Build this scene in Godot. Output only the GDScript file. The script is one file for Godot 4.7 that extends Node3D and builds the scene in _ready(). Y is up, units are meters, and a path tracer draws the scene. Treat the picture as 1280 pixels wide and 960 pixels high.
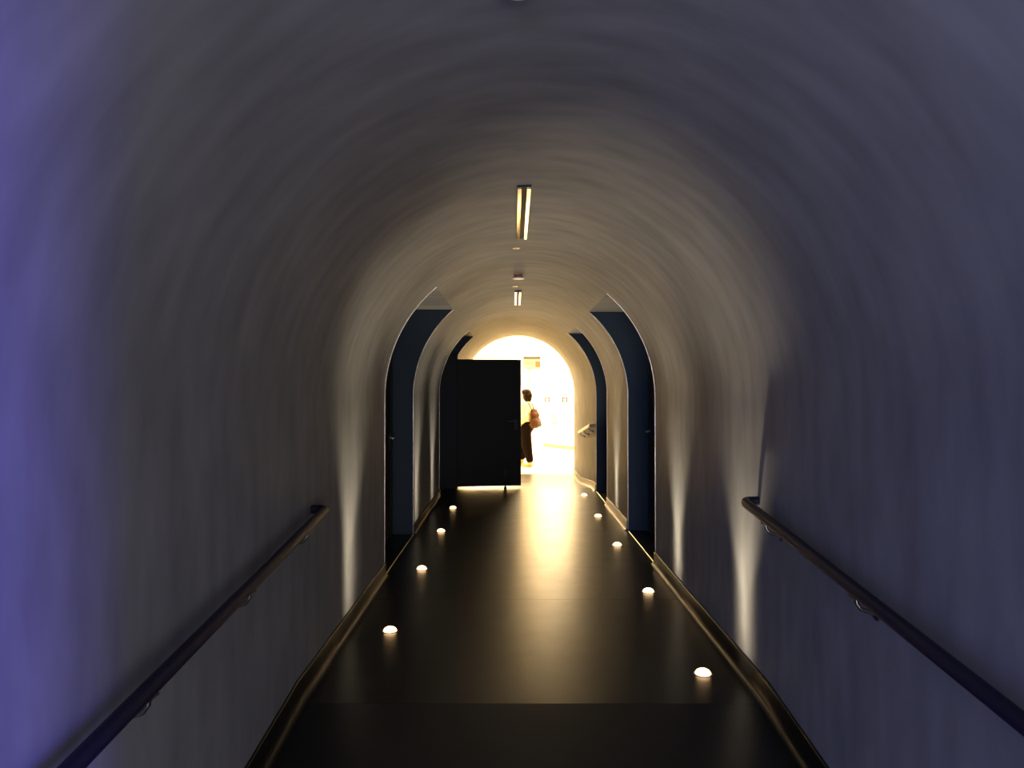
extends Node3D
# A vaulted tunnel corridor: ramp up, level stretch with uplights and door recesses, short ramp down to a bright shop room.
# Distances ahead of the camera are written d; a point is P(x, y, d) = (x, y, -d).

const CX := 0.09          # tunnel axis
const HW := 1.13          # half width
const SPRING := 1.43      # where the vault springs
const RISE := 1.16        # crown above the springing
const HEAD := 2.33        # flat head of the recesses
const MOUTH := -1.6       # tunnel mouth behind the camera
const CREST := 3.68       # top of the ramp
const DROP := 11.72        # start of the short ramp down
const LOW := 14.0         # its foot
const END := 15.5         # end of the tunnel
const LOWY := -0.2
const GRADE := 0.0927
const RDEPTH := 0.25
var M := {}
var used := {}

func P(x: float, y: float, d: float) -> Vector3:
	return Vector3(x, y, -d)

func ground(d: float) -> float:
	if d < CREST: return -GRADE * (CREST - maxf(d, MOUTH))
	if d < DROP: return 0.0
	if d < LOW: return LOWY * (d - DROP) / (LOW - DROP)
	return LOWY

# ---------------------------------------------------------------- mesh helpers
func new_st() -> SurfaceTool:
	var st := SurfaceTool.new()
	st.begin(Mesh.PRIMITIVE_TRIANGLES)
	return st

func vert(st: SurfaceTool, p: Vector3, n: Vector3, uv: Vector2) -> void:
	st.set_normal(n); st.set_uv(uv); st.add_vertex(p)

func tri_n(st: SurfaceTool, p: Array, n: Array, uv: Array) -> void:
	var a: Vector3 = p[0]; var b: Vector3 = p[1]; var c: Vector3 = p[2]
	var s: Vector3 = n[0] + n[1] + n[2]
	var order := [0, 1, 2]
	if (b - a).cross(c - a).dot(s) > 0.0: order = [0, 2, 1]
	for k in order: vert(st, p[k], n[k], uv[k])

func quad_n(st: SurfaceTool, p: Array, n: Array, uv: Array) -> void:
	tri_n(st, [p[0], p[1], p[2]], [n[0], n[1], n[2]], [uv[0], uv[1], uv[2]])
	tri_n(st, [p[0], p[2], p[3]], [n[0], n[2], n[3]], [uv[0], uv[2], uv[3]])

func quad(st: SurfaceTool, a: Vector3, b: Vector3, c: Vector3, d: Vector3, n: Vector3) -> void:
	var w := (b - a).length(); var h := (d - a).length()
	quad_n(st, [a, b, c, d], [n, n, n, n], [Vector2(0, 0), Vector2(w, 0), Vector2(w, h), Vector2(0, h)])

# box with chamfered edges, in any frame
func bx(st: SurfaceTool, size: Vector3, t: Transform3D, ch := 0.004) -> void:
	var h := size / 2.0
	var c: float = minf(ch, minf(h.x, minf(h.y, h.z)) * 0.45)
	for ax in 3:
		var u := (ax + 1) % 3; var v := (ax + 2) % 3
		for s in [-1.0, 1.0]:
			var q := []
			for k in [[-1, -1], [1, -1], [1, 1], [-1, 1]]:
				var p := Vector3.ZERO
				p[ax] = s * h[ax]; p[u] = k[0] * (h[u] - c); p[v] = k[1] * (h[v] - c)
				q.append(t * p)
			var n := Vector3.ZERO; n[ax] = s
			quad(st, q[0], q[1], q[2], q[3], (t.basis * n).normalized())
		for su in [-1.0, 1.0]:
			for sv in [-1.0, 1.0]:
				var q := []
				for k in [[-1, 0], [1, 0], [1, 1], [-1, 1]]:
					var p := Vector3.ZERO
					p[ax] = k[0] * (h[ax] - c)
					p[u] = su * (h[u] - (c if k[1] == 1 else 0.0)); p[v] = sv * (h[v] - (0.0 if k[1] == 1 else c))
					q.append(t * p)
				var n := Vector3.ZERO; n[u] = su; n[v] = sv
				quad(st, q[0], q[1], q[2], q[3], (t.basis * n).normalized())
	for sx in [-1.0, 1.0]:
		for sy in [-1.0, 1.0]:
			for sz in [-1.0, 1.0]:
				var a := Vector3(sx * h.x, sy * (h.y - c), sz * (h.z - c))
				var b := Vector3(sx * (h.x - c), sy * h.y, sz * (h.z - c))
				var e := Vector3(sx * (h.x - c), sy * (h.y - c), sz * h.z)
				var n: Vector3 = (t.basis * Vector3(sx, sy, sz)).normalized()
				tri_n(st, [t * a, t * b, t * e], [n, n, n], [Vector2.ZERO, Vector2.RIGHT, Vector2.DOWN])

func box_at(st: SurfaceTool, lo: Vector3, hi: Vector3, ch := 0.004) -> void:
	bx(st, (hi - lo).abs(), Transform3D(Basis(), (lo + hi) / 2.0), ch)

func pd(st: SurfaceTool, x0: float, x1: float, y0: float, y1: float, d0: float, d1: float, ch := 0.004) -> void:
	box_at(st, Vector3(x0, y0, -d1), Vector3(x1, y1, -d0), ch)

# round bar along a path, capped
func tube(st: SurfaceTool, pts: Array, r: float, sides := 12, r_end := -1.0) -> void:
	var rings := []
	var up := Vector3.UP
	var n := pts.size()
	for i in n:
		var t: Vector3 = (pts[mini(i + 1, n - 1)] - pts[maxi(i - 1, 0)]).normalized()
		if absf(t.dot(up)) > 0.95: up = Vector3.RIGHT if absf(t.x) < 0.9 else Vector3.BACK
		var b := t.cross(up).normalized()
		up = b.cross(t).normalized()
		var rr: float = r if r_end < 0.0 else lerpf(r, r_end, float(i) / (n - 1))
		var ring := []
		for k in sides:
			var a := TAU * k / sides
			var o := b * cos(a) + up * sin(a)
			ring.append([pts[i] + o * rr, o])
		rings.append(ring)
	for i in n - 1:
		for k in sides:
			var k2 := (k + 1) % sides
			quad_n(st, [rings[i][k][0], rings[i][k2][0], rings[i + 1][k2][0], rings[i + 1][k][0]], [rings[i][k][1], rings[i][k2][1], rings[i + 1][k2][1], rings[i + 1][k][1]], [Vector2(k, i), Vector2(k + 1, i), Vector2(k + 1, i + 1), Vector2(k, i + 1)])
	for e in [0, n - 1]:
		var c: Vector3 = pts[e]
		var nn: Vector3 = (pts[0] - pts[1]).normalized() if e == 0 else (pts[n - 1] - pts[n - 2]).normalized()
		for k in sides:
			tri_n(st, [c, rings[e][k][0], rings[e][(k + 1) % sides][0]], [nn, nn, nn], [Vector2.ZERO, Vector2.RIGHT, Vector2.DOWN])

# turned shape: prof = [[r, y], ...], about +y of t; normals per segment
func lathe(st: SurfaceTool, prof: Array, t: Transform3D, sides := 32) -> void:
	for i in prof.size() - 1:
		var r0: float = prof[i][0]; var y0: float = prof[i][1]; var r1: float = prof[i + 1][0]; var y1: float = prof[i + 1][1]
		var e := Vector2(r1 - r0, y1 - y0).normalized()
		for k in sides:
			var a0 := TAU * k / sides; var a1 := TAU * (k + 1) / sides
			var d0 := Vector3(cos(a0), 0, sin(a0)); var d1 := Vector3(cos(a1), 0, sin(a1))
			var n0: Vector3 = t.basis * (d0 * e.y - Vector3.UP * e.x); var n1: Vector3 = t.basis * (d1 * e.y - Vector3.UP * e.x)
			var q := [t * (d0 * r0 + Vector3.UP * y0), t * (d1 * r0 + Vector3.UP * y0), t * (d1 * r1 + Vector3.UP * y1), t * (d0 * r1 + Vector3.UP * y1)]
			if r0 < 1e-5: tri_n(st, [q[0], q[2], q[3]], [n0, n1, n0], [Vector2.ZERO, Vector2.RIGHT, Vector2.DOWN])
			elif r1 < 1e-5: tri_n(st, [q[0], q[1], q[2]], [n0, n1, n1], [Vector2.ZERO, Vector2.RIGHT, Vector2.DOWN])
			else: quad_n(st, q, [n0, n1, n1, n0], [Vector2(k, i), Vector2(k + 1, i), Vector2(k + 1, i + 1), Vector2(k, i + 1)])

func numbered(called: String) -> String:
	used[called] = used.get(called, -1) + 1
	return called if used[called] == 0 else "%s_%03d" % [called, used[called]]

func obj(called: String, st: SurfaceTool, m: Material, parent: Node = null) -> MeshInstance3D:
	var o := MeshInstance3D.new()
	o.name = numbered(called) if parent == null else called
	o.mesh = st.commit()
	o.mesh.surface_set_material(0, m)
	o.cast_shadow = GeometryInstance3D.SHADOW_CASTING_SETTING_ON
	(self if parent == null else parent).add_child(o, true)
	return o

func tag(o: Node, label: String, category: String, group := "", kind := "") -> Node:
	if label: o.set_meta("label", label)
	if category: o.set_meta("category", category)
	if group: o.set_meta("group", group)
	if kind: o.set_meta("kind", kind)
	return o

func thing(called: String, label: String, category: String, at := Vector3.ZERO, turn := 0.0, group := "", kind := "") -> Node3D:
	var o := Node3D.new()
	o.name = numbered(called); add_child(o)
	o.position = at; o.rotation.y = turn
	tag(o, label, category, group, kind)
	return o

# ---------------------------------------------------------------- materials
func mat(called: String, c: Color, rough := 0.7, metal := 0.0) -> StandardMaterial3D:
	var m := StandardMaterial3D.new()
	m.resource_name = called; m.albedo_color = c; m.roughness = rough; m.metallic = metal
	M[called] = m
	return m

func noise_tex(freq: float, lo: Color, hi: Color, sd: int, normal := false, strength := 4.0, oct := 4) -> NoiseTexture2D:
	var n := FastNoiseLite.new()
	n.seed = sd; n.frequency = freq; n.fractal_octaves = oct; n.noise_type = FastNoiseLite.TYPE_SIMPLEX_SMOOTH
	var t := NoiseTexture2D.new()
	t.width = 512; t.height = 512; t.seamless = true; t.noise = n
	if normal:
		t.as_normal_map = true; t.bump_strength = strength
	else:
		var g := Gradient.new()
		g.set_color(0, lo); g.set_color(1, hi)
		t.color_ramp = g
	return t

func materials() -> void:
	var pl := mat("grey_plaster", Color(0.50, 0.495, 0.49), 0.62)
	pl.albedo_texture = noise_tex(0.012, Color(0.84, 0.84, 0.84), Color(1, 1, 1), 3)
	pl.metallic_specular = 0.1
	pl.normal_enabled = true
	pl.normal_texture = noise_tex(0.02, Color.BLACK, Color.WHITE, 8, true, 7.0, 3)
	pl.normal_scale = 0.015
	pl.roughness_texture = noise_tex(0.015, Color(0.8, 0.8, 0.8), Color(1, 1, 1), 12)
	pl.uv1_scale = Vector3(0.8, 0.24, 1)      # trowelled round the vault: long along the arch, short along the tunnel
	mat("slate_paint", Color(0.165, 0.205, 0.24), 0.6).metallic_specular = 0.3
	mat("black_door", Color(0.085, 0.08, 0.075), 0.5).metallic_specular = 0.25
	mat("dark_frame", Color(0.13, 0.14, 0.15), 0.5).metallic_specular = 0.25
	var fl := mat("dark_vinyl", Color(0.10, 0.095, 0.094), 0.33)
	fl.metallic_specular = 0.4
	fl.albedo_texture = noise_tex(0.02, Color(0.8, 0.8, 0.8), Color(1, 1, 1), 21)
	fl.roughness_texture = noise_tex(0.01, Color(0.85, 0.85, 0.85), Color(1, 1, 1), 23)
	fl.uv1_triplanar = true; fl.uv1_world_triplanar = true; fl.uv1_scale = Vector3(0.7, 0.7, 0.7)
	mat("joint", Color(0.06, 0.06, 0.06), 0.8)
	mat("skirting", Color(0.075, 0.066, 0.062), 0.4).metallic_specular = 0.35
	mat("pale_metal", Color(0.82, 0.78, 0.72), 0.3, 1.0)
	mat("polished_metal", Color(0.95, 0.93, 0.90), 0.08, 1.0)
	mat("slot_black", Color(0.03, 0.03, 0.03), 0.6)
	mat("rail_dark", Color(0.11, 0.10, 0.17), 0.38).metallic_specular = 0.35
	mat("bracket_dark", Color(0.55, 0.53, 0.50), 0.2, 0.95)
	mat("rail_pale", Color(0.72, 0.66, 0.55), 0.35)
	mat("detector_white", Color(0.85, 0.83, 0.80), 0.4)
	mat("detector_grey", Color(0.45, 0.44, 0.42), 0.5)
	mat("detector_orange", Color(0.85, 0.48, 0.25), 0.4)
	var le := mat("lens_glow", Color(1, 0.95, 0.85), 0.3)
	le.emission_enabled = true; le.emission = Color(1.0, 0.80, 0.55); le.emission_energy_multiplier = 7.0
	var pg := mat("panel_glow", Color(1, 1, 1), 0.5)
	pg.emission_enabled = true; pg.emission = Color(1.0, 0.93, 0.78); pg.emission_energy_multiplier = 6.0
	var vg := mat("violet_glow", Color(0.5, 0.4, 1.0), 0.5)
	vg.emission_enabled = true; vg.emission = Color(0.36, 0.28, 1.0); vg.emission_energy_multiplier = 0.9
	var cg := mat("cool_glow", Color(1, 1, 1), 0.5)
	cg.emission_enabled = true; cg.emission = Color(0.98, 0.98, 1.0); cg.emission_energy_multiplier = 0.7
	var bg := mat("blue_glow", Color(0.4, 0.55, 1.0), 0.5)
	bg.emission_enabled = true; bg.emission = Color(0.56, 0.76, 1.0); bg.emission_energy_multiplier = 0.7
	mat("room_white", Color(0.93, 0.91, 0.86), 0.75)
	mat("room_floor", Color(0.86, 0.80, 0.68), 0.35)
	mat("cabinet_white", Color(0.93, 0.93, 0.91), 0.45)
	mat("plinth", Color(0.72, 0.70, 0.42), 0.6)
	mat("gap_grey", Color(0.30, 0.31, 0.30), 0.7)
	mat("hall_grey", Color(0.24, 0.24, 0.25), 0.8)
	mat("notice_dark", Color(0.13, 0.10, 0.08), 0.7)
	mat("sign_green", Color(0.13, 0.16, 0.11), 0.6)
	mat("sign_cream", Color(0.74, 0.62, 0.44), 0.6)
	mat("sign_orange", Color(0.45, 0.24, 0.09), 0.6)
	mat("sign_pink", Color(0.62, 0.38, 0.28), 0.6)
	mat("post_yellow", Color(0.86, 0.82, 0.55), 0.6)
	mat("skin", Color(0.80, 0.60, 0.48), 0.6)
	mat("shirt", Color(0.92, 0.87, 0.66), 0.8)
	mat("trousers", Color(0.07, 0.046, 0.036), 0.8).metallic_specular = 0.1
	mat("hair", Color(0.10, 0.06, 0.04), 0.5).metallic_specular = 0.15
	mat("shoe", Color(0.74, 0.62, 0.38), 0.6)
	mat("bag", Color(0.29, 0.185, 0.125), 0.7).metallic_specular = 0.2
	mat("bag_dark", Color(0.17, 0.10, 0.07), 0.7)
	mat("eye", Color(0.08, 0.05, 0.04), 0.2)

# ---------------------------------------------------------------- tunnel shell
var prof := []     # [Vector2 point, Vector2 inward normal, arc length]
var head_ang := 0.0

func side_x(s: float, y: float) -> float:
	if y <= SPRING: return CX + s * HW
	return CX + s * HW * sqrt(maxf(0.0, 1.0 - pow((y - SPRING) / RISE, 2)))

func make_profile() -> void:
	head_ang = asin((HEAD - SPRING) / RISE)
	var pts := []
	for y in [-0.75, -0.2, 0.0, 0.5, 1.0]: pts.append([CX - HW, y, Vector2(1, 0)])
	var angs := []
	for k in 12: angs.append(head_ang * k / 12.0)
	for k in 13: angs.append(head_ang + (PI - 2.0 * head_ang) * k / 12.0)
	for k in range(1, 13): angs.append(PI - head_ang + head_ang * k / 12.0)
	for a in angs:
		pts.append([CX - HW * cos(a), SPRING + RISE * sin(a), Vector2(cos(a) / HW, -sin(a) / RISE).normalized()])
	for y in [1.0, 0.5, 0.0, -0.2, -0.75]: pts.append([CX + HW, y, Vector2(-1, 0)])
	var s := 0.0
	for i in pts.size():
		var p := Vector2(pts[i][0], pts[i][1])
		if i > 0: s += p.distance_to(prof[i - 1][0])
		prof.append([p, pts[i][2], s])

const RECESS := {-1: [[6.2, 7.96], [10.75, 12.0]], 1: [[6.62, 8.2], [10.02, 11.34]]}

func slices() -> Array:
	var ds := [MOUTH, -0.8, 0.0, 0.8, 1.6, 2.4, 3.0, CREST, 4.3, 5.0, 5.6, 9.0, 9.6, DROP, 12.6, 13.2, LOW, 14.5, END]
	for s in RECESS:
		for r in RECESS[s]:
			for d in r: ds.append(d)
	ds.sort()
	return ds

func in_recess(s: int, d: float) -> bool:
	for r in RECESS[s]:
		if d > r[0] and d < r[1]: return true
	return false

func shell_part(called: String, i0: int, i1: int) -> MeshInstance3D:
	var st := new_st()
	var ds := slices()
	for j in ds.size() - 1:
		var d0: float = ds[j]; var d1: float = ds[j + 1]
		if d1 - d0 < 0.001: continue
		for i in range(i0, i1):
			var a = prof[i]; var b = prof[i + 1]
			var s := -1 if (a[0].x + b[0].x) / 2.0 < CX else 1
			var skip: bool = in_recess(s, (d0 + d1) / 2.0) and maxf(a[0].y, b[0].y) <= HEAD + 0.001 and minf(a[0].y, b[0].y) >= -0.21
			if not skip:
				quad_n(st, [P(a[0].x, a[0].y, d0), P(b[0].x, b[0].y, d0), P(b[0].x, b[0].y, d1), P(a[0].x, a[0].y, d1)],
					[Vector3(a[1].x, a[1].y, 0), Vector3(b[1].x, b[1].y, 0), Vector3(b[1].x, b[1].y, 0), Vector3(a[1].x, a[1].y, 0)],
					[Vector2(d0, a[2]), Vector2(d0, b[2]), Vector2(d1, b[2]), Vector2(d1, a[2])])
			var oa: Vector2 = a[0] - a[1] * 0.5; var ob: Vector2 = b[0] - b[1] * 0.5
			quad_n(st, [P(oa.x, oa.y, d0), P(ob.x, ob.y, d0), P(ob.x, ob.y, d1), P(oa.x, oa.y, d1)],
				[Vector3(-a[1].x, -a[1].y, 0), Vector3(-b[1].x, -b[1].y, 0), Vector3(-b[1].x, -b[1].y, 0), Vector3(-a[1].x, -a[1].y, 0)],
				[Vector2(d0, a[2]), Vector2(d0, b[2]), Vector2(d1, b[2]), Vector2(d1, a[2])])
	var o := obj(called, st, M.grey_plaster)
	o.set_meta("kind", "structure")
	return o

func recess(wall: Node, s: int, r: Array) -> void:
	var xo := CX + s * (HW + RDEPTH)
	var lining := new_st()
	for e in 2:
		var d: float = r[e]
		var n := Vector3(0, 0, 1.0 if e == 1 else -1.0)
		for i in prof.size() - 1:
			var a: Vector2 = prof[i][0]; var b: Vector2 = prof[i + 1][0]
			if ((a.x + b.x) / 2.0 - CX) * s < 0.0 or maxf(a.y, b.y) > HEAD + 0.001 or minf(a.y, b.y) < -0.21: continue
			quad(lining, P(a.x, a.y, d), P(b.x, b.y, d), P(xo, b.y, d), P(xo, a.y, d), n)
	var xh := side_x(s, HEAD)
	quad(lining, P(xo, -0.2, r[0]), P(xo, HEAD, r[0]), P(xo, HEAD, r[1]), P(xo, -0.2, r[1]), Vector3(-s, 0, 0))
	obj("recess_lining", lining, M.slate_paint, wall)
	var soffit := new_st()
	pd(soffit, minf(xo, xh), maxf(xo, xh), HEAD, HEAD + 0.03, r[0], r[1], 0.001)
	obj("recess_soffit", soffit, M.grey_plaster, wall)
	for e in 2:
		var trim := new_st()
		var pts := []
		var y := ground(r[e]) + 0.002
		while y < HEAD:
			pts.append(P(side_x(s, y), y, r[e])); y += 0.06
		pts.append(P(xh, HEAD, r[e]))
		tube(trim, pts, 0.005, 6)
		obj("corner_trim", trim, M.pale_metal, wall)

func skirting(called: String, s: int) -> void:
	var root := Node3D.new()
	root.name = numbered(called); add_child(root); root.set_meta("kind", "structure")
	var cuts := [MOUTH, RECESS[s][0][0], RECESS[s][0][1], RECESS[s][1][0], RECESS[s][1][1], END]
	var section := [[0.0, 0.105], [0.008, 0.105], [0.012, 0.101], [0.013, 0.094], [0.0135, 0.05], [0.015, 0.03], [0.02, 0.016], [0.028, 0.007], [0.04, 0.002], [0.05, 0.001]]
	for c in range(0, 6, 2):
		var st := new_st()
		var ds := [cuts[c]]
		for k in [CREST, DROP, LOW]:
			if k > cuts[c] and k < cuts[c + 1]: ds.append(k)
		ds.append(cuts[c + 1])
		for j in ds.size() - 1:
			var g0 := ground(ds[j]); var g1 := ground(ds[j + 1])
			for i in section.size() - 1:
				var q := section[i] as Array; var w := section[i + 1] as Array
				var xa: float = CX + s * (HW - q[0]); var xb: float = CX + s * (HW - w[0])
				var n := Vector3(-s * absf(w[1] - q[1]), absf(w[0] - q[0]), 0).normalized()
				var np := n; var nn := n
				if i > 3:
					var pq := section[i - 1] as Array
					np = (n + Vector3(-s * absf(q[1] - pq[1]), absf(q[0] - pq[0]), 0).normalized()).normalized()
				if i > 2 and i < section.size() - 2:
					var nq := section[i + 2] as Array
					nn = (n + Vector3(-s * absf(nq[1] - w[1]), absf(nq[0] - w[0]), 0).normalized()).normalized()
				quad_n(st, [P(xa, g0 + q[1], ds[j]), P(xb, g0 + w[1], ds[j]), P(xb, g1 + w[1], ds[j + 1]), P(xa, g1 + q[1], ds[j + 1])], [np, nn, nn, np], [Vector2.ZERO, Vector2.RIGHT, Vector2.ONE, Vector2.DOWN])
		for e in [0, ds.size() - 1]:
			var g := ground(ds[e])
			for i in section.size() - 1:
				tri_n(st, [P(CX + s * HW, g, ds[e]), P(CX + s * (HW - section[i][0]), g + section[i][1], ds[e]), P(CX + s * (HW - section[i + 1][0]), g + section[i + 1][1], ds[e])], [Vector3(0, 0, 1 if e == 0 else -1), Vector3(0, 0, 1 if e == 0 else -1), Vector3(0, 0, 1 if e == 0 else -1)], [Vector2.ZERO, Vector2.RIGHT, Vector2.DOWN])
		obj("skirting_length", st, M.skirting, root)

func slab(st: SurfaceTool, x0: float, x1: float, d0: float, y0: float, d1: float, y1: float, th: float) -> void:
	var n := Vector3(0, d1 - d0, y1 - y0).normalized()
	var a := P(x0, y0, d0); var b := P(x1, y0, d0); var c := P(x1, y1, d1); var e := P(x0, y1, d1)
	var dn := Vector3(0, -th, 0)
	quad(st, a, b, c, e, n)
	quad(st, a + dn, b + dn, c + dn, e + dn, -n)
	quad(st, a, b, b + dn, a + dn, Vector3(0, 0, 1))
	quad(st, e, c, c + dn, e + dn, Vector3(0, 0, -1))
	quad(st, a, e, e + dn, a + dn, Vector3(-1, 0, 0))
	quad(st, b, c, c + dn, b + dn, Vector3(1, 0, 0))

func floors() -> void:
	var root := Node3D.new()
	root.name = "floor"; add_child(root); root.set_meta("kind", "structure")
	var x0 := CX - HW - 0.01; var x1 := CX + HW + 0.01
	var cuts := [MOUTH, 1.85, CREST, 5.5, 7.33, 9.16, DROP, LOW, END]
	for i in cuts.size() - 1:
		var st := new_st()
		slab(st, x0, x1, cuts[i] + 0.0012, ground(cuts[i]), cuts[i + 1] - 0.0012, ground(cuts[i + 1]), 0.03)
		obj("vinyl_sheet", st, M.dark_vinyl, root)
	for i in cuts.size() - 1:
		var st := new_st()
		slab(st, x0 - 0.5, x1 + 0.5, cuts[i], ground(cuts[i]) - 0.031, cuts[i + 1], ground(cuts[i + 1]) - 0.031, 0.2)
		obj("screed_base", st, M.joint, root)
	for s in RECESS:
		for r in RECESS[s]:
			var st := new_st()
			var xa: float = CX + s * (HW + 0.011); var xb: float = CX + s * (HW + RDEPTH + 0.02)
			slab(st, minf(xa, xb), maxf(xa, xb), r[0], ground(r[0]), r[1], ground(r[1]), 0.03)
			obj("recess_floor", st, M.dark_vinyl, root)
			var ts := new_st()
			tube(ts, [P(CX + s * HW, ground(r[0]) + 0.001, r[0] + 0.006), P(CX + s * HW, ground(r[1]) + 0.001, r[1] - 0.006)], 0.005, 6)
			obj("threshold_strip", ts, M.pale_metal, root)

# ---------------------------------------------------------------- doors
func lever(parent: Node, at: Vector3, out: Vector3, along: Vector3, m: Material) -> void:
	var st := new_st()
	tube(st, [at, at + out * 0.05, at + out * 0.058 + along * 0.008, at + out * 0.06 + along * 0.03, at + out * 0.058 + along * 0.12], 0.0095, 10)
	var h := obj("lever_handle", st, m, parent)
	var rs := new_st()
	var up := Vector3.UP
	bx(rs, Vector3(0.05, 0.17, 0.012), Transform3D(Basis(along, up, along.cross(up)), at - up * 0.05 + out * 0.006), 0.003)
	obj("back_plate", rs, M.slot_black, h)

func recess_door(n: int, s: int, d0: float, d1: float, hd: float, hy: float, label: String) -> void:
	var xo := CX + s * (HW + RDEPTH)
	var t := thing("door_%d" % n, label, "door", P(xo, ground((d0 + d1) / 2.0), (d0 + d1) / 2.0), 0.0, "", "structure")
	var w := d1 - d0
	var f := new_st()
	for e in [-1.0, 1.0]: bx(f, Vector3(0.05, 2.14, 0.06), Transform3D(Basis(), Vector3(-s * 0.026, 1.07, e * (w / 2.0 - 0.03))), 0.004)
	bx(f, Vector3(0.05, 0.06, w - 0.12), Transform3D(Basis(), Vector3(-s * 0.026, 2.11, 0)), 0.004)
	obj("door_frame", f, M.dark_frame, t)
	var l := new_st()
	bx(l, Vector3(0.04, 2.07, w - 0.13), Transform3D(Basis(), Vector3(-s * 0.022, 1.04, 0)), 0.003)
	obj("leaf", l, M.black_door, t)
	lever(t, Vector3(-s * 0.042, hy, -(hd - (d0 + d1) / 2.0)), Vector3(-s, 0, 0), Vector3(0, 0, 1), M.pale_metal)

func open_door() -> void:
	var d := 11.66
	var t := thing("door_4", "black single door leaf standing open across the corridor before the bright room", "door", P(-0.845, 0.0, d), 0.0, "", "structure")
	var f := new_st()
	bx(f, Vector3(0.43, 2.06, 0.07), Transform3D(Basis(), Vector3(-0.22, 1.0, -0.04)), 0.004)
	obj("door_frame", f, M.dark_frame, t)
	var turn := Basis(Vector3.UP, deg_to_rad(7.5))
	var l := new_st()
	var w := 0.972
	bx(l, Vector3(w, 1.926, 0.045), Transform3D(turn, turn * Vector3(w / 2.0 - 0.012, 0.034 + 0.963, 0.031)), 0.003)
	var leaf := obj("leaf", l, M.black_door, t)
	leaf.set_meta("label", "black flush door leaf")
	lever(t, turn * Vector3(w - 0.091, 1.02, 0.0545), turn * Vector3(0, 0, 1), turn * Vector3(-1, 0, 0), M.bracket_dark)
	var st := new_st()
	var b: Vector3 = turn * Vector3(w - 0.25, 0.0, 0.03)
	var fy := ground(d + 0.0)
	tube(st, [b + Vector3(0, 0.24, 0.035), b + Vector3(0, 0.10, 0.045), b + Vector3(0, fy + 0.02, 0.14)], 0.013, 10)
	tube(st, [b + Vector3(0, fy + 0.03, 0.137), b + Vector3(0, fy + 0.001, 0.146)], 0.022, 12)
	bx(st, Vector3(0.05, 0.10, 0.02), Transform3D(turn, b + Vector3(0, 0.22, 0.032)), 0.003)
	obj("door_stop", st, M.slot_black, t)
	for y in [0.25, 1.0, 1.75]:
		var h := new_st()
		tube(h, [Vector3(0.002, y - 0.05, 0.028), Vector3(0.002, y + 0.05, 0.028)], 0.009, 10)
		obj("hinge", h, M.bracket_dark, t)

# ---------------------------------------------------------------- fittings
func floor_light(x: float, d: float, s: int, lean: float, label: String) -> void:
	var t := thing("floor_light", label, "light", P(x, 0.0, d), 0.0, "round uplights set in the dark floor")
	var r := new_st()
	lathe(r, [[0.051, 0.0], [0.050, 0.0025], [0.043, 0.0035], [0.0405, 0.001]], Transform3D())
	obj("rim", r, M.pale_metal, t)
	var l := new_st()
	lathe(l, [[0.0405, 0.0008], [0.039, 0.010], [0.033, 0.018], [0.021, 0.0245], [0.010, 0.027], [0.0, 0.0275]], Transform3D())
	obj("lens", l, M.lens_glow, t)
	# the lens throws a broad dim beam up into the vault and a fan up the wall beside it
	spot(t, Vector3(0, 0.04, 0), Vector3(-s * 0.03, 1, -lean * 0.5), UP_E, 32.0, 1.0)
	for k in [[66.0, 0.05, 46.0], [52.0, 0.09, 40.0], [39.0, 0.16, 32.0], [28.0, 0.32, 25.0], [18.0, 0.85, 21.0]]:
		var a := deg_to_rad(k[0])
		spot(t, Vector3(0, 0.04, 0), Vector3(s * sin(a), cos(a), -lean * sin(a) * 1.1), FAN_E * k[1], k[2], 1.0)

const UP_E := 3.3
const FAN_E := 1.2

func spot(parent: Node, at: Vector3, towards: Vector3, e: float, angle: float, soft: float) -> void:
	var l := SpotLight3D.new()
	l.name = "uplight_beam"
	parent.add_child(l, true)
	l.position = at
	l.basis = Basis.looking_at(towards.normalized(), Vector3.RIGHT if absf(towards.normalized().x) < 0.8 else Vector3.UP)
	l.light_color = Color(1.0, 0.93, 0.80); l.light_energy = e
	l.spot_angle = angle; l.spot_angle_attenuation = soft; l.spot_range = 20.0; l.spot_attenuation = 2.0
	l.light_size = 0.03; l.shadow_enabled = true

func area(called: String, at: Vector3, look: Vector3, size: Vector2, c: Color, e: float) -> void:
	var l := AreaLight3D.new()
	l.name = called
	add_child(l, true)
	l.position = at
	l.basis = Basis.looking_at(look.normalized(), Vector3.UP if absf(look.normalized().y) < 0.9 else Vector3.RIGHT)
	l.area_size = size; l.light_color = c; l.light_energy = e
	l.area_range = 40.0; l.area_attenuation = 2.0; l.shadow_enabled = true

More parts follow.
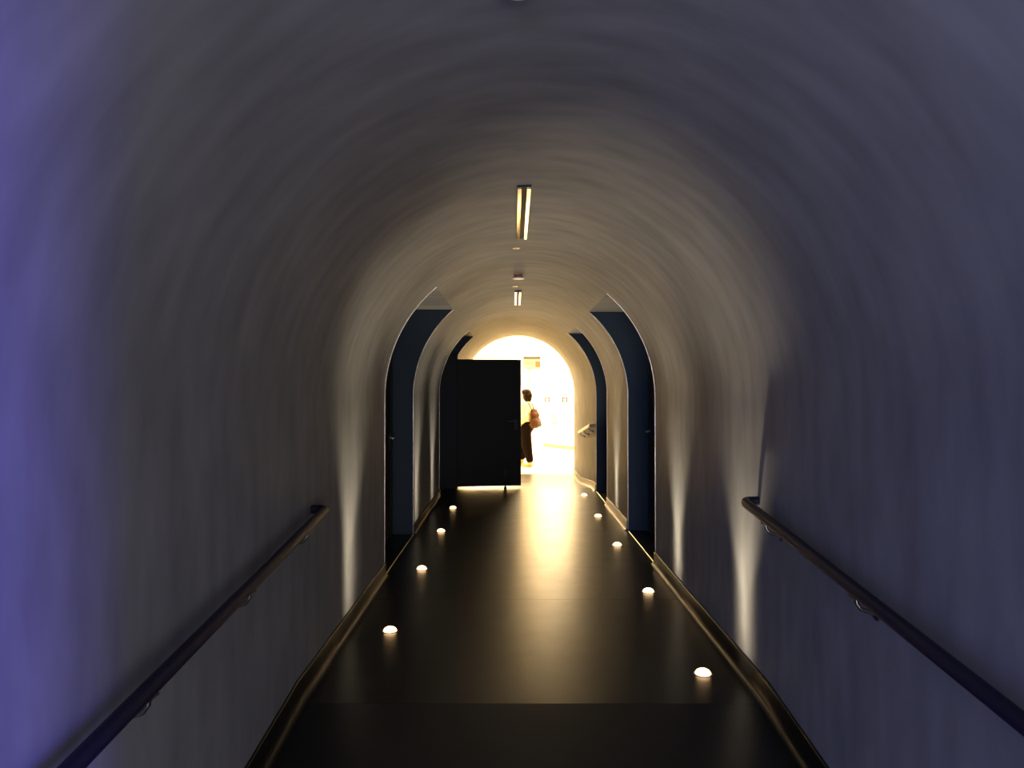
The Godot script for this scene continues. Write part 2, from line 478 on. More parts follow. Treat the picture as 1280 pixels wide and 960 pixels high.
func handrail(s: int, d_far: float, d_near: float, y_far: float, grade: float, brackets: Array, m: Material, label: String, near_return := false, far_return := true) -> void:
	var xw := CX + s * HW; var xr := CX + s * (HW - 0.075)
	var base := P(xr, y_far, d_far)
	var t := thing("handrail", label, "handrail", base)
	var at := func(d: float) -> Vector3: return P(xr, y_far + grade * (d - d_far), d)
	var pts := []
	if near_return:
		pts.append(Vector3(xw - s * 0.002, at.call(d_near).y, -d_near) - base)
		for k in 6:
			var a := PI / 2.0 * k / 5.0
			pts.append(at.call(d_near + 0.04 * (1.0 - cos(a)) ) + Vector3(s * 0.04 * (1.0 - sin(a)), 0, 0) - base)
	else: pts.append(at.call(d_near) - base)
	for k in 5: pts.append(at.call(lerpf(d_near + 0.06, d_far - 0.06, k / 4.0)) - base)
	if far_return:
		for k in 6:
			var a := PI / 2.0 * k / 5.0
			pts.append(at.call(d_far - 0.04 + 0.04 * sin(a)) + Vector3(s * 0.04 * (1.0 - cos(a)), 0, 0) - base)
		pts.append(Vector3(xw - s * 0.002, at.call(d_far).y, -d_far) - base)
	else: pts.append(at.call(d_far) - base)
	var st := new_st()
	tube(st, pts, 0.0235, 18)
	obj("rail", st, m, t)
	for d in brackets:
		var p: Vector3 = at.call(d) - base
		var b := new_st()
		tube(b, [p + Vector3(0, -0.018, 0), p + Vector3(s * 0.004, -0.044, 0), p + Vector3(s * 0.018, -0.064, 0), p + Vector3(s * 0.070, -0.082, 0)], 0.0075, 10)
		bx(b, Vector3(0.026, 0.006, 0.06), Transform3D(Basis(), p + Vector3(0, -0.0245, 0)), 0.002)
		var br := obj("bracket", b, M.bracket_dark, t)
		var w := new_st()
		lathe(w, [[0.0, 0.012], [0.014, 0.011], [0.020, 0.006], [0.021, 0.0]], Transform3D(Basis(Vector3(0, 0, 1), -PI / 2 * -s), p + Vector3(s * 0.073, -0.083, 0)), 20)
		obj("wall_plate", w, M.bracket_dark, br)

func slot_fixture(x: float, d0: float, d1: float, label: String) -> void:
	var y := SPRING + RISE
	var t := thing("ceiling_slot", label, "ceiling slot", P(x, y, (d0 + d1) / 2.0), 0.0, "long metal slots along the vault crown")
	t.rotation.z = deg_to_rad(1.9)     # follows the vault just beside its crown
	var h := (d1 - d0) / 2.0
	var b := new_st()
	bx(b, Vector3(0.03, 0.02, 2.0 * h - 0.01), Transform3D(Basis(), Vector3(0, -0.005, 0)), 0.002)
	obj("slot", b, M.slot_black, t)
	for s in [-1.0, 1.0]:
		var st := new_st()
		bx(st, Vector3(0.024, 0.022, 2.0 * h), Transform3D(Basis(), Vector3(s * 0.025, -0.011, 0)), 0.002)
		obj("metal_flange", st, M.polished_metal, t)
	for s in [-1.0, 1.0]:
		var e := new_st()
		bx(e, Vector3(0.078, 0.013, 0.008), Transform3D(Basis(), Vector3(0, -0.0085, s * (h + 0.003))), 0.002)
		obj("end_cap", e, M.slot_black, t)

func detector(x: float, d: float, label: String) -> void:
	var t := thing("smoke_detector", label, "smoke detector", P(x, SPRING + RISE, d), 0.0, "round smoke detectors on the vault crown")
	var f := Transform3D(Basis(Vector3.RIGHT, PI), Vector3(0, 0.004, 0))
	var b := new_st()
	lathe(b, [[0.048, 0.0], [0.048, 0.014], [0.044, 0.017]], f)
	obj("base_ring", b, M.detector_orange, t)
	var k := new_st()
	lathe(k, [[0.044, 0.017], [0.040, 0.024], [0.040, 0.044], [0.050, 0.046]], f)
	obj("sensor_body", k, M.detector_grey, t)
	var c := new_st()
	lathe(c, [[0.050, 0.046], [0.056, 0.047], [0.057, 0.052], [0.052, 0.056], [0.0, 0.057]], f)
	obj("cap", c, M.detector_white, t)

func cover_plate(x: float, d: float, label: String) -> void:
	var t := thing("cover_plate", label, "cover plate", P(x, SPRING + RISE, d), 0.0, "small cover plates on the vault crown")
	var f := Transform3D(Basis(Vector3.RIGHT, PI), Vector3(0, 0.003, 0))
	var b := new_st()
	lathe(b, [[0.032, 0.0], [0.032, 0.006], [0.029, 0.009], [0.0, 0.009]], f, 24)
	obj("disc", b, M.pale_metal, t)
	var c := new_st()
	lathe(c, [[0.005, 0.009], [0.005, 0.012], [0.0, 0.012]], f, 10)
	obj("screw", c, M.bracket_dark, t)

# ---------------------------------------------------------------- rooms at both ends
func arch_wall(called: String, d: float, n: float, x0: float, x1: float, y0: float, y1: float, m: Material) -> void:
	var st := new_st()
	var nn := Vector3(0, 0, n)
	for off in [0.0, 0.12]:
		var dd: float = d + off * n * -1.0 * -1.0
		for i in prof.size() - 1:
			var a: Vector2 = prof[i][0]; var b: Vector2 = prof[i + 1][0]
			if off > 0.0: continue
			var q := []
			for p in [a, b]:
				var v: Vector2 = p - Vector2(CX, 0.9)
				var tx: float = INF; var ty: float = INF
				if absf(v.x) > 1e-6: tx = ((x1 if v.x > 0 else x0) - CX) / v.x
				if absf(v.y) > 1e-6: ty = ((y1 if v.y > 0 else y0) - 0.9) / v.y
				q.append(Vector2(CX, 0.9) + v * minf(tx, ty))
			quad(st, P(a.x, a.y, dd), P(b.x, b.y, dd), P(q[1].x, q[1].y, dd), P(q[0].x, q[0].y, dd), nn)
			if absf(q[0].x - q[1].x) > 0.01 and absf(q[0].y - q[1].y) > 0.01:
				var cx: float = x1 if maxf(q[0].x, q[1].x) > x1 - 0.01 else x0
				var cy: float = y1 if maxf(q[0].y, q[1].y) > y1 - 0.01 else y0
				tri_n(st, [P(q[0].x, q[0].y, dd), P(cx, cy, dd), P(q[1].x, q[1].y, dd)], [nn, nn, nn], [Vector2.ZERO, Vector2.RIGHT, Vector2.DOWN])
	obj(called, st, m).set_meta("kind", "structure")

func wall_box(called: String, x0: float, x1: float, y0: float, y1: float, d0: float, d1: float, m: Material) -> void:
	var st := new_st()
	pd(st, x0, x1, y0, y1, d0, d1, 0.002)
	obj(called, st, m).set_meta("kind", "structure")

func room() -> void:
	var x0 := -4.0; var x1 := 4.5; var d1 := 24.0; var y1 := 3.3
	wall_box("floor_room", x0, x1, LOWY - 0.15, LOWY, END, d1, M.room_floor)
	wall_box("ceiling_room", x0, x1, y1, y1 + 0.15, END, d1, M.room_white)
	wall_box("wall_room_left", x0 - 0.15, x0, LOWY, y1, END, d1, M.room_white)
	wall_box("wall_room_right", x1, x1 + 0.15, LOWY, y1, END, d1, M.room_white)
	wall_box("wall_room_back", x0, x1, LOWY, y1, d1, d1 + 0.15, M.room_white)
	arch_wall("wall_room_front", END, -1.0, x0, x1, LOWY - 0.15, y1, M.room_white)
	for k in ROOM_LAMPS:
		var t := thing("ceiling_light", "bright square ceiling light panel in the shop beyond the tunnel", "light", P(k[0], y1, k[1]), 0.0, "square light panels on the shop ceiling")
		var f := new_st()
		bx(f, Vector3(1.66, 0.05, 1.66), Transform3D(Basis(), Vector3(0, -0.025, 0)), 0.006)
		obj("frame", f, M.room_white, t)
		var g := new_st()
		bx(g, Vector3(1.6, 0.01, 1.6), Transform3D(Basis(), Vector3(0, -0.055, 0)), 0.002)
		obj("diffuser", g, M.panel_glow, t)
		area("ceiling_light_source", P(k[0], y1 - 0.07, k[1]), Vector3.DOWN, Vector2(1.6, 1.6), Color(1.0, 0.87, 0.66), ROOM_E)
	shelving()
	hanging_sign()
	for k in [[684.0, 22.35, "small framed two-square notice above the cupboards, the one next to the signpost"], [706.0, 21.7, "small framed two-square notice above the cupboards, the one farther from the signpost"]]:
		notice((k[0] - 642.0) / 960.0 * k[1], 1.5 - 10.0 / 960.0 * k[1], k[1], k[2])

func shelving() -> void:
	# white cupboards with open shelves above, standing at a slant to the room's back wall
	var a := Vector2(0.88, 22.9); var b := Vector2(2.3, 20.6)
	var dir := (b - a).normalized()
	var yaw := atan2(-(-dir.y), dir.x) * -1.0
	var len := a.distance_to(b)
	var t := thing("shelf_unit", "tall white shelving unit with low cupboards at the back of the bright room", "shelves", P(a.x, LOWY, a.y), -yaw)
	# local x runs along the front from a to b; local z points to the camera side
	var bk := new_st()
	bx(bk, Vector3(len, 2.4, 0.03), Transform3D(Basis(), Vector3(len / 2, 1.25, -0.42)), 0.003)
	obj("back_panel", bk, M.cabinet_white, t)
	var pl := new_st()
	bx(pl, Vector3(len, 0.09, 0.38), Transform3D(Basis(), Vector3(len / 2, 0.045, -0.21)), 0.003)
	obj("plinth", pl, M.plinth, t)
	var body := new_st()
	bx(body, Vector3(len, 0.50, 0.38), Transform3D(Basis(), Vector3(len / 2, 0.345, -0.21)), 0.004)
	obj("cupboard_body", body, M.gap_grey, t)
	var n := 5
	for k in n:
		var w := len / n
		var dr := new_st()
		bx(dr, Vector3(w - 0.008, 0.49, 0.02), Transform3D(Basis(), Vector3(w * (k + 0.5), 0.345, -0.012)), 0.003)
		var door := obj("cupboard_door", dr, M.cabinet_white, t)
		for y in [0.22, 0.46]:
			var kn := new_st()
			lathe(kn, [[0.012, 0.0], [0.016, 0.02], [0.0, 0.026]], Transform3D(Basis(Vector3.RIGHT, PI / 2), Vector3(w * k + 0.05, y, -0.002)), 14)
			obj("knob", kn, M.gap_grey, door)
	var top := new_st()
	bx(top, Vector3(len + 0.01, 0.03, 0.41), Transform3D(Basis(), Vector3(len / 2, 0.612, -0.2)), 0.004)
	obj("counter_top", top, M.cabinet_white, t)
	for y in [0.80, 1.0, 1.45, 1.9, 2.3]:
		var sh := new_st()
		bx(sh, Vector3(len, 0.022, 0.26), Transform3D(Basis(), Vector3(len / 2, y, -0.28)), 0.003)
		var shelf := obj("shelf", sh, M.cabinet_white, t)
		if y < 1.1:
			var es := new_st()
			bx(es, Vector3(len * 0.62, 0.02, 0.006), Transform3D(Basis(), Vector3(len * 0.6, y, -0.147)), 0.001)
			obj("edge_strip", es, M.gap_grey, shelf)
	for k in 3:
		var up := new_st()
		bx(up, Vector3(0.025, 1.8, 0.27), Transform3D(Basis(), Vector3(0.0125 + (len - 0.025) * k / 2.0, 1.53, -0.275)), 0.003)
		obj("upright", up, M.cabinet_white, t)

func notice(x: float, y: float, d: float, label: String) -> void:
	var t := thing("notice_board", label, "notice", P(x, y, d), 0.0, "small framed notices above the white cupboards")
	var b := new_st()
	bx(b, Vector3(0.19, 0.29, 0.015), Transform3D(Basis(), Vector3.ZERO), 0.002)
	obj("backing", b, M.cabinet_white, t)
	for k in [[0.078, 0.045, M.sign_cream, "pale_square"], [-0.06, 0.07, M.notice_dark, "dark_square"]]:
		var fr := new_st()
		var h: float = k[1]
		for s in [-1.0, 1.0]:
			bx(fr, Vector3(0.034, h * 2.0, 0.006), Transform3D(Basis(), Vector3(s * 0.058, k[0], 0.01)), 0.001)
			bx(fr, Vector3(0.082, 0.032, 0.006), Transform3D(Basis(), Vector3(0, k[0] + s * (h - 0.016), 0.01)), 0.001)
		obj(k[3], fr, k[2], t)
	var st := new_st()
	var top := 3.3 - y
	bx(st, Vector3(0.012, top - 0.14, 0.012), Transform3D(Basis(), Vector3(0, (top + 0.14) / 2.0, 0)), 0.001)
	obj("hanger", st, M.cabinet_white, t)

func hanging_sign() -> void:
	var d := 20.0
	var px := func(u: float) -> float: return (u - 642.0) / 960.0 * d
	var py := func(v: float) -> float: return 1.5 - (v - 487.0) / 960.0 * d
	var t := thing("signpost", "pale yellow post with a cream sign board under a dark green bar", "sign", P(px.call(661.5), LOWY, d))
	var post := new_st()
	bx(post, Vector3(0.10, py.call(460.0) - LOWY, 0.08), Transform3D(Basis(), Vector3(0, (py.call(460.0) - LOWY) / 2, 0)), 0.006)
	obj("post", post, M.post_yellow, t)
	var cx: float = px.call(664.8) - px.call(661.5)
	var bar := new_st()
	bx(bar, Vector3(px.call(675.3) - px.call(653.8), py.call(445.8) - py.call(448.8), 0.10), Transform3D(Basis(), Vector3(cx, py.call(447.3) - LOWY, 0.01)), 0.004)
	obj("top_bar", bar, M.sign_green, t)
	var bd := new_st()
	bx(bd, Vector3(px.call(675.3) - px.call(653.8), py.call(448.9) - py.call(461.5), 0.04), Transform3D(Basis(), Vector3(cx, py.call(455.2) - LOWY, 0.02)), 0.004)
	var board := obj("board", bd, M.sign_cream, t)
	var sq := new_st()
	bx(sq, Vector3(px.call(675.4) - px.call(669.0), py.call(451.5) - py.call(459.2), 0.02), Transform3D(Basis(), Vector3(px.call(672.2) - px.call(661.5), py.call(455.3) - LOWY, 0.04)), 0.002)
	obj("orange_square", sq, M.sign_orange, board)
	var ov := new_st()
	lathe(ov, [[0.001, 0.0], [0.06, 0.0], [0.055, 0.008], [0.0, 0.01]], Transform3D(Basis(Vector3(2.2, 0, 0), Vector3(0, 0, 1), Vector3(0, -0.62, 0)), Vector3(px.call(661.0) - px.call(661.5), py.call(454.0) - LOWY, 0.04)), 28)
	obj("pink_oval", ov, M.sign_pink, board)

func hall() -> void:
	# the dim hall behind the camera, which the ramp climbs from
	var g := ground(MOUTH); var x0 := -4.0; var x1 := 3.4; var d0 := -8.0; var y1 := 3.4
	wall_box("floor_hall", x0, x1, g - 0.15, g, d0, MOUTH, M.dark_vinyl)
	wall_box("ceiling_hall", x0, x1, y1, y1 + 0.15, d0, MOUTH, M.hall_grey)
	wall_box("wall_hall_left", x0 - 0.15, x0, g, y1, d0, MOUTH, M.hall_grey)
	wall_box("wall_hall_right", x1, x1 + 0.15, g, y1, d0, MOUTH, M.hall_grey)
	wall_box("wall_hall_back", x0, x1, g, y1, d0 - 0.15, d0, M.hall_grey)
	arch_wall("wall_hall_front", MOUTH, 1.0, x0, x1, g - 0.75, y1, M.hall_grey)
	# violet wall panel of light to the right of the mouth
	var t := thing("violet_light_panel", "violet glowing light panel on the wall of the hall behind", "light", P(3.38, g + 0.3, -4.4))
	var f := new_st()
	bx(f, Vector3(0.06, 2.3, 1.3), Transform3D(Basis(), Vector3(-0.02, 1.3, 0)), 0.008)
	obj("frame", f, M.dark_frame, t)
	var v := new_st()
	bx(v, Vector3(0.02, 2.2, 1.2), Transform3D(Basis(), Vector3(-0.055, 1.3, 0)), 0.003)
	obj("screen", v, M.violet_glow, t)
	area("violet_panel_source", P(3.305, g + 1.6, -4.4), Vector3(-1, 0, 0), Vector2(1.2, 2.2), Color(0.42, 0.38, 1.0), VIOLET_E)
	var c := thing("added_fill_box", "added white fill light box, unseen behind the camera, lighting the near tunnel walls", "light", P(0.45, g, -2.7))  # unseen fill box, added so the near walls brighten and fall off quickly
	var cf := new_st()
	bx(cf, Vector3(1.3, 2.0, 0.06), Transform3D(Basis(), Vector3(0, 1.0, 0)), 0.008)
	obj("frame", cf, M.dark_frame, c)
	var cp := new_st()
	bx(cp, Vector3(1.2, 1.8, 0.02), Transform3D(Basis(), Vector3(0, 1.0, -0.035)), 0.003)
	obj("screen", cp, M.cool_glow, c)
	area("added_fill_source", P(0.45, g + 1.0, -2.63), Vector3(0, 0, -1), Vector2(1.2, 1.8), Color(0.98, 0.98, 1.0), HALL_E)
	var bl := thing("added_blue_panel", "added blue fill light panel, unseen behind the camera, tinting the right tunnel wall", "light", P(-2.1, g + 0.4, -7.98))  # unseen fill panel, added to give the right wall its bluish light
	var bf := new_st()
	bx(bf, Vector3(1.5, 2.1, 0.05), Transform3D(Basis(), Vector3(0, 1.2, 0)), 0.008)
	obj("frame", bf, M.dark_frame, bl)
	var bp := new_st()
	bx(bp, Vector3(1.4, 2.0, 0.02), Transform3D(Basis(), Vector3(0, 1.2, -0.035)), 0.003)
	obj("screen", bp, M.blue_glow, bl)
	area("added_blue_source", P(-2.1, g + 1.6, -7.9), Vector3(0, 0, -1), Vector2(1.4, 2.0), Color(0.56, 0.76, 1.0), BLUE_E)

# ---------------------------------------------------------------- the person
# field of tapered capsules joined with a smooth minimum, meshed as surface nets
func nets(st: SurfaceTool, bones: Array, k: float, cell: float) -> void:
	var lo := Vector3(INF, INF, INF); var hi := -lo
	for b in bones:
		var r: float = maxf(b[2], b[3]) + cell * 2.5
		lo = lo.min((b[0] as Vector3).min(b[1]) - Vector3.ONE * r); hi = hi.max((b[0] as Vector3).max(b[1]) + Vector3.ONE * r)
	var n := Vector3i(((hi - lo) / cell).ceil()) + Vector3i.ONE
	var f := PackedFloat32Array(); f.resize(n.x * n.y * n.z); f.fill(1.0)
	for b in bones:
		var p: Vector3 = b[0]; var q: Vector3 = b[1]; var ra: float = b[2]; var rb: float = b[3]
		var reach := maxf(ra, rb) + k + cell * 2.0
		var i0 := Vector3i(((p.min(q) - Vector3.ONE * reach - lo) / cell).floor()).clamp(Vector3i.ZERO, n - Vector3i.ONE)
		var i1 := Vector3i(((p.max(q) + Vector3.ONE * reach - lo) / cell).ceil()).clamp(Vector3i.ZERO, n - Vector3i.ONE)
		var ax := q - p; var l2 := maxf(ax.length_squared(), 1e-9)
		for z in range(i0.z, i1.z + 1):
			for y in range(i0.y, i1.y + 1):
				for x in range(i0.x, i1.x + 1):
					var v := lo + Vector3(x, y, z) * cell
					var h := clampf((v - p).dot(ax) / l2, 0.0, 1.0)
					var d := (v - p - ax * h).length() - lerpf(ra, rb, h)
					var at := x + n.x * (y + n.y * z)
					var e := f[at]
					var m := maxf(k - absf(d - e), 0.0) / k
					f[at] = minf(d, e) - m * m * k * 0.25
	var made := {}
	var grad := func(x: int, y: int, z: int) -> Vector3:
		var xa := clampi(x, 1, n.x - 2); var ya := clampi(y, 1, n.y - 2); var za := clampi(z, 1, n.z - 2)
		var c := xa + n.x * (ya + n.y * za)
		return Vector3(f[c + 1] - f[c - 1], f[c + n.x] - f[c - n.x], f[c + n.x * n.y] - f[c - n.x * n.y])
	for z in n.z - 1:
		for y in n.y - 1:
			for x in n.x - 1:
				var c := x + n.x * (y + n.y * z)
				if f[c] > cell * 2.0: continue
				var vals := []
				var neg := 0
				for o in 8:
					var w := f[c + (o & 1) + n.x * ((o >> 1 & 1) + n.y * (o >> 2))]
					vals.append(w)
					if w < 0.0: neg += 1
				if neg == 0 or neg == 8: continue
				var s := Vector3.ZERO; var cnt := 0
				for e in [[0, 1], [2, 3], [4, 5], [6, 7], [0, 2], [1, 3], [4, 6], [5, 7], [0, 4], [1, 5], [2, 6], [3, 7]]:
					var u: float = vals[e[0]]; var w: float = vals[e[1]]
					if (u < 0.0) != (w < 0.0):
						var t := u / (u - w)
						var a := Vector3(e[0] & 1, e[0] >> 1 & 1, e[0] >> 2); var b := Vector3(e[1] & 1, e[1] >> 1 & 1, e[1] >> 2)
						s += a.lerp(b, t); cnt += 1
				made[Vector3i(x, y, z)] = [lo + (Vector3(x, y, z) + s / cnt) * cell, (grad.call(x, y, z) + grad.call(x + 1, y + 1, z + 1)).normalized()]
	for key in made:
		var c: int = key.x + n.x * (key.y + n.y * key.z)
		for ax in 3:
			var step := Vector3i.ZERO; step[ax] = 1
			var c2: int = c + step.x + n.x * (step.y + n.y * step.z)
			if (f[c] < 0.0) == (f[c2] < 0.0): continue
			var u := Vector3i.ZERO; u[(ax + 1) % 3] = 1
			var w := Vector3i.ZERO; w[(ax + 2) % 3] = 1
			if not (made.has(key - u) and made.has(key - w) and made.has(key - u - w)): continue
			var q := [made[key], made[key - u], made[key - u - w], made[key - w]]
			quad_n(st, [q[0][0], q[1][0], q[2][0], q[3][0]], [q[0][1], q[1][1], q[2][1], q[3][1]], [Vector2.ZERO, Vector2.RIGHT, Vector2.ONE, Vector2.DOWN])

func person() -> void:
	var d := 17.0
	var t := thing("person", "person in a cream top and dark trousers seen from behind by the door", "person", P(0.30, LOWY, d), deg_to_rad(-28))
	# local frame: faces -x, left side towards +z
	var hipL := Vector3(0.0, 0.90, 0.085); var hipR := Vector3(0.0, 0.90, -0.085)
	var kneeL := Vector3(0.03, 0.49, 0.08); var kneeR := Vector3(-0.16, 0.52, -0.075)
	var ankL := Vector3(0.12, 0.085, 0.075); var ankR := Vector3(-0.17, 0.085, -0.075)
	var shL := Vector3(0.0, 1.37, 0.165); var shR := Vector3(0.0, 1.37, -0.165)
	var elL := Vector3(0.05, 1.10, 0.205); var elR := Vector3(-0.10, 1.12, -0.195)
	var wrL := Vector3(-0.06, 0.93, 0.20); var wrR := Vector3(-0.28, 1.02, -0.13)
	var head := Vector3(-0.025, 1.575, 0.0)
	var torso := [[Vector3(0, 0.93, 0.05), Vector3(0, 0.93, -0.05), 0.105, 0.105], [Vector3(0.01, 1.0, 0), Vector3(0.0, 1.18, 0), 0.115, 0.12], [Vector3(0, 1.2, 0.06), Vector3(0, 1.2, -0.06), 0.105, 0.105], [Vector3(0, 1.34, 0.10), Vector3(0, 1.34, -0.10), 0.075, 0.075]]
	var arm := func(s: Vector3, e: Vector3, w: Vector3) -> Array: return [[s, e, 0.05, 0.04], [e, w, 0.04, 0.027]]
	var legs := [[hipL, kneeL, 0.088, 0.058], [kneeL, ankL, 0.058, 0.038], [hipR, kneeR, 0.088, 0.058], [kneeR, ankR, 0.058, 0.038], [ankL, ankL + Vector3(-0.15, -0.05, 0), 0.036, 0.026], [ankR, ankR + Vector3(-0.15, -0.05, 0), 0.036, 0.026]]
	var bones: Array = torso + arm.call(shL, elL, wrL) + arm.call(shR, elR, wrR) + legs
	bones.append([Vector3(0.005, 1.36, 0), head + Vector3(0.01, -0.06, 0), 0.055, 0.05])
	var st := new_st()
	nets(st, bones, 0.05, 0.014)
	var hb := [[head + Vector3(0.012, 0.03, 0), head + Vector3(0.0, 0.0, 0), 0.092, 0.084], [head + Vector3(-0.03, -0.05, 0), head + Vector3(-0.052, -0.088, 0), 0.062, 0.036], [head + Vector3(-0.088, 0.012, 0), head + Vector3(-0.112, -0.024, 0), 0.009, 0.014]]
	for s in [-1.0, 1.0]:
		hb.append([head + Vector3(0.005, 0.012, s * 0.084), head + Vector3(0.012, -0.03, s * 0.078), 0.016, 0.010])
		hb.append([head + Vector3(-0.082, 0.022, s * 0.02), head + Vector3(-0.075, 0.02, s * 0.05), 0.010, 0.010])
	hb.append([head + Vector3(-0.084, -0.055, 0.018), head + Vector3(-0.084, -0.055, -0.018), 0.012, 0.012])
	nets(st, hb, 0.018, 0.006)
	for side in [[wrL, elL, 1.0], [wrR, elR, -1.0]]:
		var w: Vector3 = side[0]
		var fw: Vector3 = (w - side[1]).normalized()
		var ac := Vector3(0, 0, side[2])
		var th: Vector3 = fw.cross(ac).normalized() * side[2]
		var palm: Vector3 = w + fw * 0.06
		var hand := [[w - fw * 0.02, w + fw * 0.03, 0.026, 0.026]]
		for k in 4:
			var o: Vector3 = th * (0.027 - 0.018 * k)
			var l: float = [0.075, 0.083, 0.077, 0.06][k]
			var kn: Vector3 = w + fw * 0.095 + o
			hand.append([w + fw * 0.03 + o * 0.7, kn, 0.014, 0.011])
			var mid: Vector3 = kn + fw * l * 0.45 - ac * 0.01
			hand.append([kn, mid, 0.010, 0.009]); hand.append([mid, mid + fw * l * 0.42 - ac * 0.03, 0.009, 0.0075])
		var tb: Vector3 = w + fw * 0.035 + th * 0.025
		hand.append([tb, tb + fw * 0.03 + th * 0.022, 0.013, 0.011]); hand.append([tb + fw * 0.03 + th * 0.022, tb + fw * 0.06 + th * 0.026 - ac * 0.012, 0.010, 0.008])
		nets(st, hand, 0.006, 0.004)
	obj("body", st, M.skin, t)
	var sh := new_st()
	var top := [[Vector3(0.005, 1.03, 0.055), Vector3(0.005, 1.03, -0.055), 0.128, 0.128], [Vector3(0.01, 1.08, 0), Vector3(0.0, 1.2, 0), 0.142, 0.142], [Vector3(0, 1.22, 0.07), Vector3(0, 1.22, -0.07), 0.122, 0.122], [Vector3(0, 1.345, 0.115), Vector3(0, 1.345, -0.115), 0.086, 0.086], [shL, elL, 0.066, 0.056], [shR, elR, 0.066, 0.056], [elL, elL.lerp(wrL, 0.7), 0.056, 0.042], [elR, elR.lerp(wrR, 0.7), 0.056, 0.042], [Vector3(0.005, 1.40, 0), Vector3(0.0, 1.445, 0), 0.066, 0.06]]
	nets(sh, top, 0.04, 0.013)
	obj("top", sh, M.shirt, t)
	var tr := new_st()
	var pants := [[Vector3(0.005, 0.99, 0.05), Vector3(0.005, 0.99, -0.05), 0.118, 0.118], [Vector3(0.015, 0.90, 0.07), Vector3(0.015, 0.90, -0.07), 0.128, 0.128], [hipL, kneeL, 0.122, 0.11], [kneeL, ankL.lerp(kneeL, 0.2), 0.11, 0.082], [hipR, kneeR, 0.118, 0.10], [kneeR, ankR.lerp(kneeR, 0.3), 0.10, 0.085]]
	nets(tr, pants, 0.03, 0.013)
	obj("trousers", tr, M.trousers, t)
	var hr := new_st()
	var hair := [[head + Vector3(0.02, 0.045, 0), head + Vector3(0.03, -0.03, 0), 0.098, 0.098], [head + Vector3(0.035, -0.02, 0.05), head + Vector3(0.04, -0.09, 0.06), 0.062, 0.052], [head + Vector3(0.035, -0.02, -0.05), head + Vector3(0.04, -0.09, -0.06), 0.062, 0.052], [head + Vector3(0.07, 0.0, 0), head + Vector3(0.075, -0.09, 0), 0.07, 0.055], [head + Vector3(-0.04, 0.075, 0.03), head + Vector3(-0.02, 0.08, -0.03), 0.052, 0.052]]
	nets(hr, hair, 0.03, 0.009)
	obj("hair", hr, M.hair, t)
	for a in [ankL, ankR]:
		var so := new_st()
		nets(so, [[Vector3(a.x + 0.02, 0.045, a.z), Vector3(a.x - 0.08, 0.04, a.z), 0.042, 0.04], [Vector3(a.x - 0.08, 0.036, a.z), Vector3(a.x - 0.17, 0.030, a.z), 0.040, 0.030]], 0.02, 0.009)
		obj("shoe", so, M.shoe, t)
	for s in [-1.0, 1.0]:
		var ey := new_st()
		nets(ey, [[head + Vector3(-0.083, 0.004, s * 0.032), head + Vector3(-0.083, 0.004, s * 0.034), 0.009, 0.009]], 0.004, 0.003)
		obj("eye", ey, M.eye, t)
	# the backpack hangs behind her: its own thing
	var b := thing("backpack", "brown backpack hanging on the back of the person in the cream top", "backpack", t.position + t.basis * Vector3(0.20, 1.06, 0.02), t.rotation.y)
	var bb := new_st()
	nets(bb, [[Vector3(0.0, -0.13, 0.07), Vector3(0, -0.13, -0.07), 0.085, 0.085], [Vector3(0.02, -0.06, 0.08), Vector3(0.02, -0.06, -0.08), 0.08, 0.08], [Vector3(0.0, 0.08, 0.07), Vector3(0, 0.08, -0.07), 0.07, 0.07], [Vector3(-0.02, 0.17, 0.05), Vector3(-0.02, 0.17, -0.05), 0.05, 0.05]], 0.05, 0.012)
	obj("pack_body", bb, M.bag, b)
	var pk := new_st()
	nets(pk, [[Vector3(0.085, -0.13, 0.06), Vector3(0.085, -0.13, -0.06), 0.05, 0.05], [Vector3(0.085, -0.07, 0.05), Vector3(0.085, -0.07, -0.05), 0.035, 0.035]], 0.03, 0.01)
	obj("pocket", pk, M.bag_dark, b)
	for s in [-1.0, 1.0]:
		var sp := new_st()
		tube(sp, [Vector3(-0.04, 0.18, s * 0.06), Vector3(-0.10, 0.32, s * 0.08), Vector3(-0.19, 0.385, s * 0.09), Vector3(-0.29, 0.32, s * 0.095), Vector3(-0.345, 0.18, s * 0.11), Vector3(-0.33, 0.06, s * 0.15), Vector3(-0.24, -0.03, s * 0.175), Vector3(-0.10, -0.12, s * 0.13), Vector3(-0.03, -0.15, s * 0.10)], 0.013, 8)
		obj("strap", sp, M.bag_dark, b)
	var hl := new_st()
	tube(hl, [Vector3(-0.03, 0.21, 0.03), Vector3(-0.035, 0.25, 0.02), Vector3(-0.035, 0.25, -0.02), Vector3(-0.03, 0.21, -0.03)], 0.008, 8)
	obj("grab_handle", hl, M.bag_dark, b)

const ROOM_LAMPS := [[-1.2, 17.6], [1.4, 17.6], [-1.2, 21.4], [1.4, 21.4]]
const ROOM_E := 52.0
const VIOLET_E := 540.0
const HALL_E := 15.5
const BLUE_E := 26.0

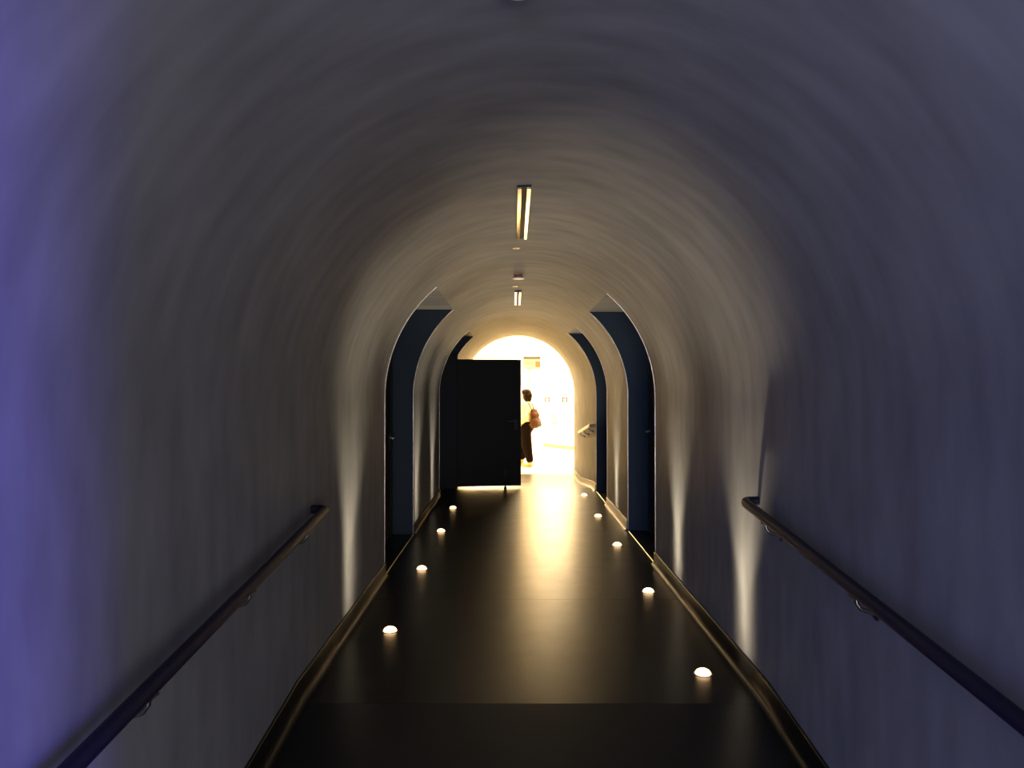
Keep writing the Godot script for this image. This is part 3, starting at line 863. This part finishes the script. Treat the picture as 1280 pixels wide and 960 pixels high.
func _ready() -> void:
	var cam := Camera3D.new()
	cam.name = "camera"
	add_child(cam)
	cam.fov = 53.13; cam.near = 0.05; cam.far = 100.0
	cam.position = Vector3(0, 1.5, 0)
	cam.rotation_degrees = Vector3(0.418, 0.119, 0)
	cam.current = true
	var env := Environment.new()
	env.background_mode = Environment.BG_COLOR
	env.background_color = Color.BLACK
	env.ambient_light_source = Environment.AMBIENT_SOURCE_DISABLED
	env.tonemap_mode = Environment.TONE_MAPPER_LINEAR
	env.tonemap_exposure = 1.0
	env.sdfgi_enabled = true; env.ssao_enabled = true; env.ssil_enabled = true
	var we := WorldEnvironment.new()
	we.name = "environment"; we.environment = env
	add_child(we)

	materials()
	make_profile()
	var i_spring := -1; var j_spring := -1
	for i in prof.size():
		if absf(prof[i][0].y - SPRING) < 0.001:
			if i_spring < 0: i_spring = i
			j_spring = i
	floors()
	var wl := shell_part("wall_left", 0, i_spring)
	var wr := shell_part("wall_right", j_spring, prof.size() - 1)
	shell_part("ceiling", i_spring, j_spring)
	for r in RECESS[-1]: recess(wl, -1, r)
	for r in RECESS[1]: recess(wr, 1, r)
	skirting("baseboard_left", -1)
	skirting("baseboard_right", 1)
	room()
	hall()
	recess_door(1, -1, 6.35, 7.86, 7.68, 1.02, "black door with lever handle in the arched recess of the left wall")
	recess_door(2, 1, 6.75, 8.1, 7.97, 1.07, "black door with lever handle in the arched recess of the right wall")
	recess_door(3, 1, 10.1, 11.26, 11.1, 1.05, "black door in the arched recess beside the short pale handrail")
	open_door()
	handrail(-1, 3.95, -1.4, 0.885, GRADE, [3.6, 2.82, 2.04, 1.26], M.rail_dark, "dark round handrail climbing the ramp along the left wall")
	handrail(1, 3.83, -1.4, 0.945, GRADE, [3.5, 2.58, 1.66, 0.74], M.rail_dark, "dark round handrail with wall return climbing the ramp along right wall")
	handrail(1, 13.4, 11.48, 0.76, -0.108, [11.7, 12.5, 13.2], M.rail_pale, "short pale handrail on the right wall beside the open black door", true, false)
	for k in 5:
		var d: float = [4.068, 5.714, 7.42, 9.11, 10.9][k]
		floor_light(1.0, d, 1, 0.0, ["round glowing floor light on the right side, next to the ramp crest", "round glowing floor light on the right side, before the first door recess", "round glowing floor light on the right side, in front of the first recess", "round glowing floor light on the right side, between the two door recesses", "round glowing floor light on the right side, beside the short pale handrail"][k])
	for k in 4:
		var d: float = [4.784, 6.43, 8.14, 9.73][k]
		floor_light(-0.768, d, -1, 0.3, ["round glowing floor light on the left side, next to the ramp crest", "round glowing floor light on the left side, in front of the door recess", "round glowing floor light on the left side, just past the door recess", "round glowing floor light on the left side, close to the open black door"][k])
	slot_fixture(0.057, 4.08, 5.46, "long metal-edged ceiling slot between the two smoke detectors")
	slot_fixture(0.048, 8.43, 9.7, "long metal-edged ceiling slot close to the bright tunnel end")
	detector(0.045, 7.2, "round white smoke detector with orange band between the two ceiling slots")
	detector(0.012, 1.99, "round white smoke detector with orange band above the ramp")
	cover_plate(0.02, 5.9, "small round pale cover plate on the vault before the smoke detector")
	cover_plate(0.015, 8.08, "small round pale cover plate on the vault just past the smoke detector")
	person()
